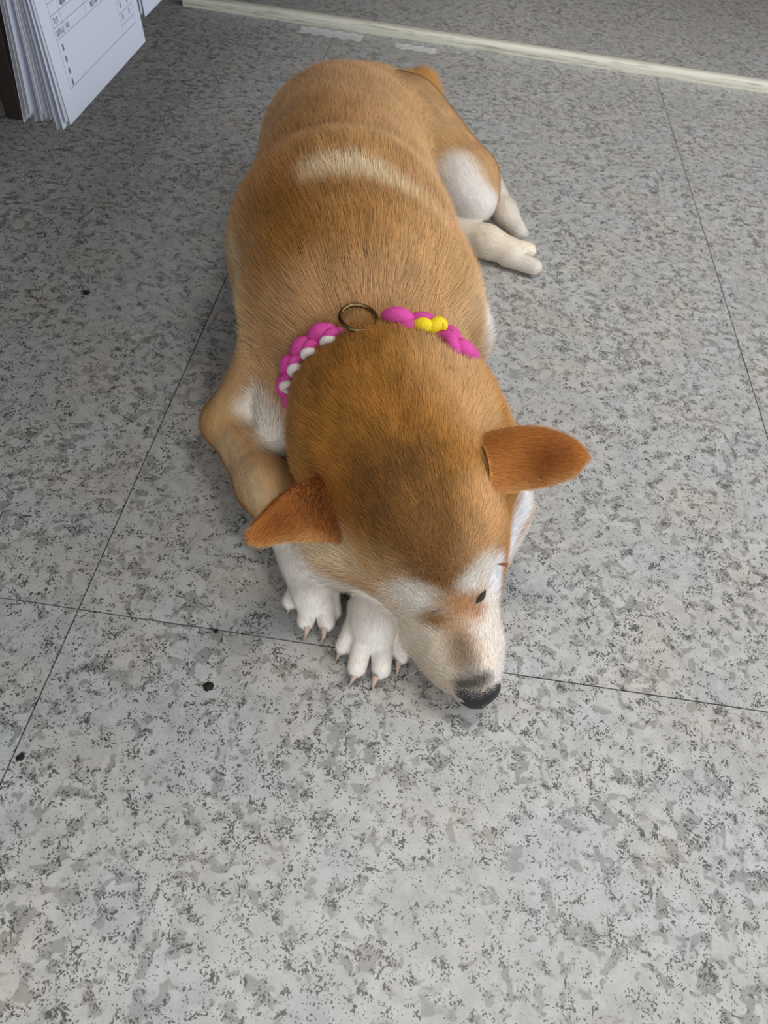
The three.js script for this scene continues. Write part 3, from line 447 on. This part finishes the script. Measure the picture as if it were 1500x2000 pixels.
// ---------------------------------------------------------------- desk, hanging papers
{
  const desk = new THREE.Group(); desk.name = numbered('desk'); desk.position.set(-1, 0, -1.6); scene.add(desk); tag(desk, 'dark brown wooden desk at the left edge behind the hanging papers', 'desk');
  const N = 256, d = new Uint8Array(N * N * 4); for (let y = 0; y < N; y++) for (let x = 0; x < N; x++) { const w = .5 + .5 * Math.sin((vnoise(x / N, y / N, 6, 41) * 3 + y / N * 22) * 6.28), i = (y * N + x) * 4; d[i] = 30 + 10 * w; d[i + 1] = 20 + 6 * w; d[i + 2] = 15 + 4 * w; d[i + 3] = 255; }
  const t = new THREE.DataTexture(d, N, N); t.colorSpace = THREE.SRGBColorSpace; t.wrapS = t.wrapT = THREE.RepeatWrapping; t.magFilter = THREE.LinearFilter; t.needsUpdate = true;
  const m = std({ map: t, roughness: .55 }), part = (name, x0, x1, y0, y1, z0, z1, par = desk) => { const g = new RoundedBoxGeometry(x1 - x0, y1 - y0, z1 - z0, 2, .004); g.translate((x0 + x1) / 2, (y0 + y1) / 2, (z0 + z1) / 2); return add(name, g, m, par); };
  part('desktop', -.62, .98, .68, .71, -.55, 1.28); part('side_panel', .42, .445, .001, .68, -.5, .56); part('side_panel', -.58, -.555, .001, .68, -.5, .58);  // desktop overhang, out of view, widened to shade the floor at left
  part('back_panel', -.555, .42, .2, .68, -.5, -.48); part('drawer_box', -.1, .42, .03, .68, -.47, .56);
  // papers
  const paper = (name, X, Y, Z, w, h, n, step, label, top, tint) => {
    const b = new THREE.Group(); b.name = numbered(name); b.position.set(X, Y, Z); scene.add(b); tag(b, label, 'paper bundle');
    const mSheet = [0, 1, 2].map((k) => std({ color: tint ?? ['#dfe4f2', '#d3d6e0', '#e2e2e2'][k], roughness: .9, side: THREE.DoubleSide }));
    for (let i = 0; i < n; i++) {
      const f = i / Math.max(1, n - 1), nw = 12, nh = 16, g = new THREE.BoxGeometry(.0004, h, w, 1, nh, nw), p = g.attributes.position, sk = hash(i, 3, 5) - .5, dy = i ? (hash(i, 1, 2) - .35) * .016 : 0, dz = i ? (hash(i, 2, 8) - .5) * .012 : 0, ph = hash(i, 8, 8) * 6;
      for (let q = 0; q < p.count; q++) { const v = clamp(.5 - p.getY(q) / h, 0, 1), u = p.getZ(q) / w; // v: 0 top, 1 bottom edge
        const open = Math.pow(v, 1.3), x = -f * step * n * (.25 + .75 * open) + (i ? .0035 * Math.sin(u * 5 + ph) * open * sk * 2 : 0) + top * (1 - v);
        p.setXYZ(q, p.getX(q) + x, -h / 2 + p.getY(q) + dy * v + h, p.getZ(q) - w / 2 + dz * v + sk * .02 * (u + .5) * v); }
      g.computeVertexNormals(); add('sheet', g, i || w < .2 ? mSheet[i % 3] : mFront, b);
    }
    const clip = add('binder_clip', (() => { const s = new THREE.Shape(); s.moveTo(-.012 - step * n * .3, 0); s.lineTo(.004, 0); s.lineTo(-.004 - step * n * .12, .022); s.closePath(); const g = new THREE.ExtrudeGeometry(s, { depth: .05, bevelEnabled: true, bevelSize: .001, bevelThickness: .001, bevelSegments: 2 }); g.translate(top, h - .008, -w / 2 - .025); return g; })(), std({ color: '#1c1c1e', metalness: .5, roughness: .4 }), b);
    const hook = add('hook', tube([[top - .006, h + .012, -w / 2], [top - .006, h + .05, -w / 2], [top - .006, .679 - Y, -w / 2]], .0018, 30, 8), std({ color: '#8b8b88', metalness: 1, roughness: .35 }), b);
  };
  // the printed form on the first sheet
  const cv = document.createElement('canvas'); cv.width = 1024; cv.height = 1200; const c = cv.getContext('2d'); c.fillStyle = '#e2e7f5'; c.fillRect(0, 0, 1024, 1200); c.strokeStyle = c.fillStyle = '#6b6f7c'; c.lineWidth = 2.5;
  c.strokeStyle = c.fillStyle = '#565b69'; const R = 41, Y1 = 60 + 21 * R;
  for (let r = 0; r <= 21; r++) { const y = 60 + r * R; c.globalAlpha = .5; c.beginPath(); c.moveTo(90, y); c.lineTo(r > 15 && r % 2 ? 770 : 950, y); c.stroke(); c.globalAlpha = .85;
    if (r < 21) for (let k = 0; k < 9; k++) if (hash(r, k, 91) > .5) for (let q = 0; q < 2 + hash(k, r, 5) * 4; q++) c.fillRect(108 + k * 94 + q * 15, y + 9 + hash(q, r + k, 3) * 5, 5 + 8 * hash(q, k, r), 20); }
  c.globalAlpha = .6; c.strokeRect(90, 60, 860, 1035); for (const x of [180, 420, 600, 770]) { c.beginPath(); c.moveTo(x, 60); c.lineTo(x, x === 770 ? 1095 : Y1); c.stroke(); }
  c.globalAlpha = .9; for (let k = 0; k < 4; k++) c.fillRect(120, Y1 + 22 + k * 42, 14, 22);
  c.globalAlpha = .55; for (let k = 0; k < 3; k++) { c.beginPath(); c.moveTo(770, Y1 + 50 + k * 45); c.lineTo(950, Y1 + 50 + k * 45); c.stroke(); c.fillRect(800, Y1 + 14 + k * 45, 18, 20); c.fillRect(890, Y1 + 14 + k * 45, 16, 20); } c.globalAlpha = 1;
  const ft = new THREE.CanvasTexture(cv); ft.colorSpace = THREE.SRGBColorSpace; ft.magFilter = THREE.LinearFilter;
  const mFront = [0, 1, 2, 3, 4, 5].map((k) => k ? std({ color: '#d9dbe2', roughness: .9 }) : std({ map: ft, roughness: .9 }));
  paper('hanging_papers', -.40, .097, -.849, .262, .32, 22, .0023, 'thick bundle of white printed forms hanging beside the dark desk', -.036);
paper('hanging_papers', -.405, .118, -1.135, .085, .3, 9, .003, 'smaller loose bundle of white papers hanging behind the printed forms', -.03);
  paper('hanging_card', -.395, .14, -1.245, .06, .28, 3, .002, 'cream card hanging behind the small white bundle at the top edge', -.03, '#e6dfc4');
}

{ // unseen furniture added by the back wall so that its top shades the floor
  const k = new THREE.Group(); k.name = numbered('counter'); k.position.set(1, 0, -2); scene.add(k); tag(k, 'unseen brown furniture added at the back wall to shade the floor beyond the strip', 'counter');
  const m = std({ color: '#5d4a3a', roughness: .6 }), p = (n, x0, x1, y0, y1, z0, z1) => { const g = new RoundedBoxGeometry(x1 - x0, y1 - y0, z1 - z0, 2, .004); g.translate((x0 + x1) / 2, (y0 + y1) / 2, (z0 + z1) / 2); return add(n, g, m, k); };
  p('countertop', -.75, .95, .7, .735, -.24, .24); p('back_panel', -.7, .9, .001, .7, -.24, -.2); p('side_panel', .87, .9, .001, .7, -.2, .25);  p('side_panel', -.7, -.67, .001, .7, -.2, -.12);
}

// ---------------------------------------------------------------- crumbs on the floor
const mCrumb = std({ color: '#0e0e0f', roughness: .8 });
function crumb(x, z, r, k, label) { const g = mergeVertices(new THREE.IcosahedronGeometry(r, 2).deleteAttribute('normal').deleteAttribute('uv')), p = g.attributes.position; for (let i = 0; i < p.count; i++) { const q = .7 + .6 * hash(i, k, 77); p.setXYZ(i, p.getX(i) * q, p.getY(i) * q * .35, p.getZ(i) * q); } g.computeVertexNormals(); const m = add('crumb', g, mCrumb); m.position.set(x, r * .3, z); tag(m, label, 'crumb'); }

crumb(...[[-0.1018,0,-0.2604]].flatMap((p) => [p[0], p[2]]), .0032, 1, 'black crumb on the floor left of and below the front paws');
crumb(...[[-0.2044,0,-0.1929]].flatMap((p) => [p[0], p[2]]), .0024, 2, 'black crumb by the tile seam at the left edge of the floor');
crumb(...[[-0.3413,0,-0.6842]].flatMap((p) => [p[0], p[2]]), .0034, 3, 'black crumb on the shaded floor below the hanging papers');
crumb(...[[-0.1078,0,-0.3052]].flatMap((p) => [p[0], p[2]]), .0017, 4, 'tiny black crumb on the tile seam left of the front paws');
{ const s = new THREE.Shape(); s.moveTo(-.004, 0); s.quadraticCurveTo(-.001, .0016, .004, .0015); s.lineTo(.0036, -.0014); s.quadraticCurveTo(0, -.0008, -.004, 0); const g = new THREE.ExtrudeGeometry(s, { depth: .0005, bevelEnabled: false }); g.rotateX(-1.0); const m = add('leaf_fragment', g, std({ color: '#7a4526', roughness: .8, side: THREE.DoubleSide })); m.position.set(...[0.0827,0.0909,-0.3325]); m.rotation.set(0, .2, -.15); tag(m, 'tiny brown leaf fragment caught on the dog\'s white brow', 'leaf bit'); }

renderer.render(scene, camera);
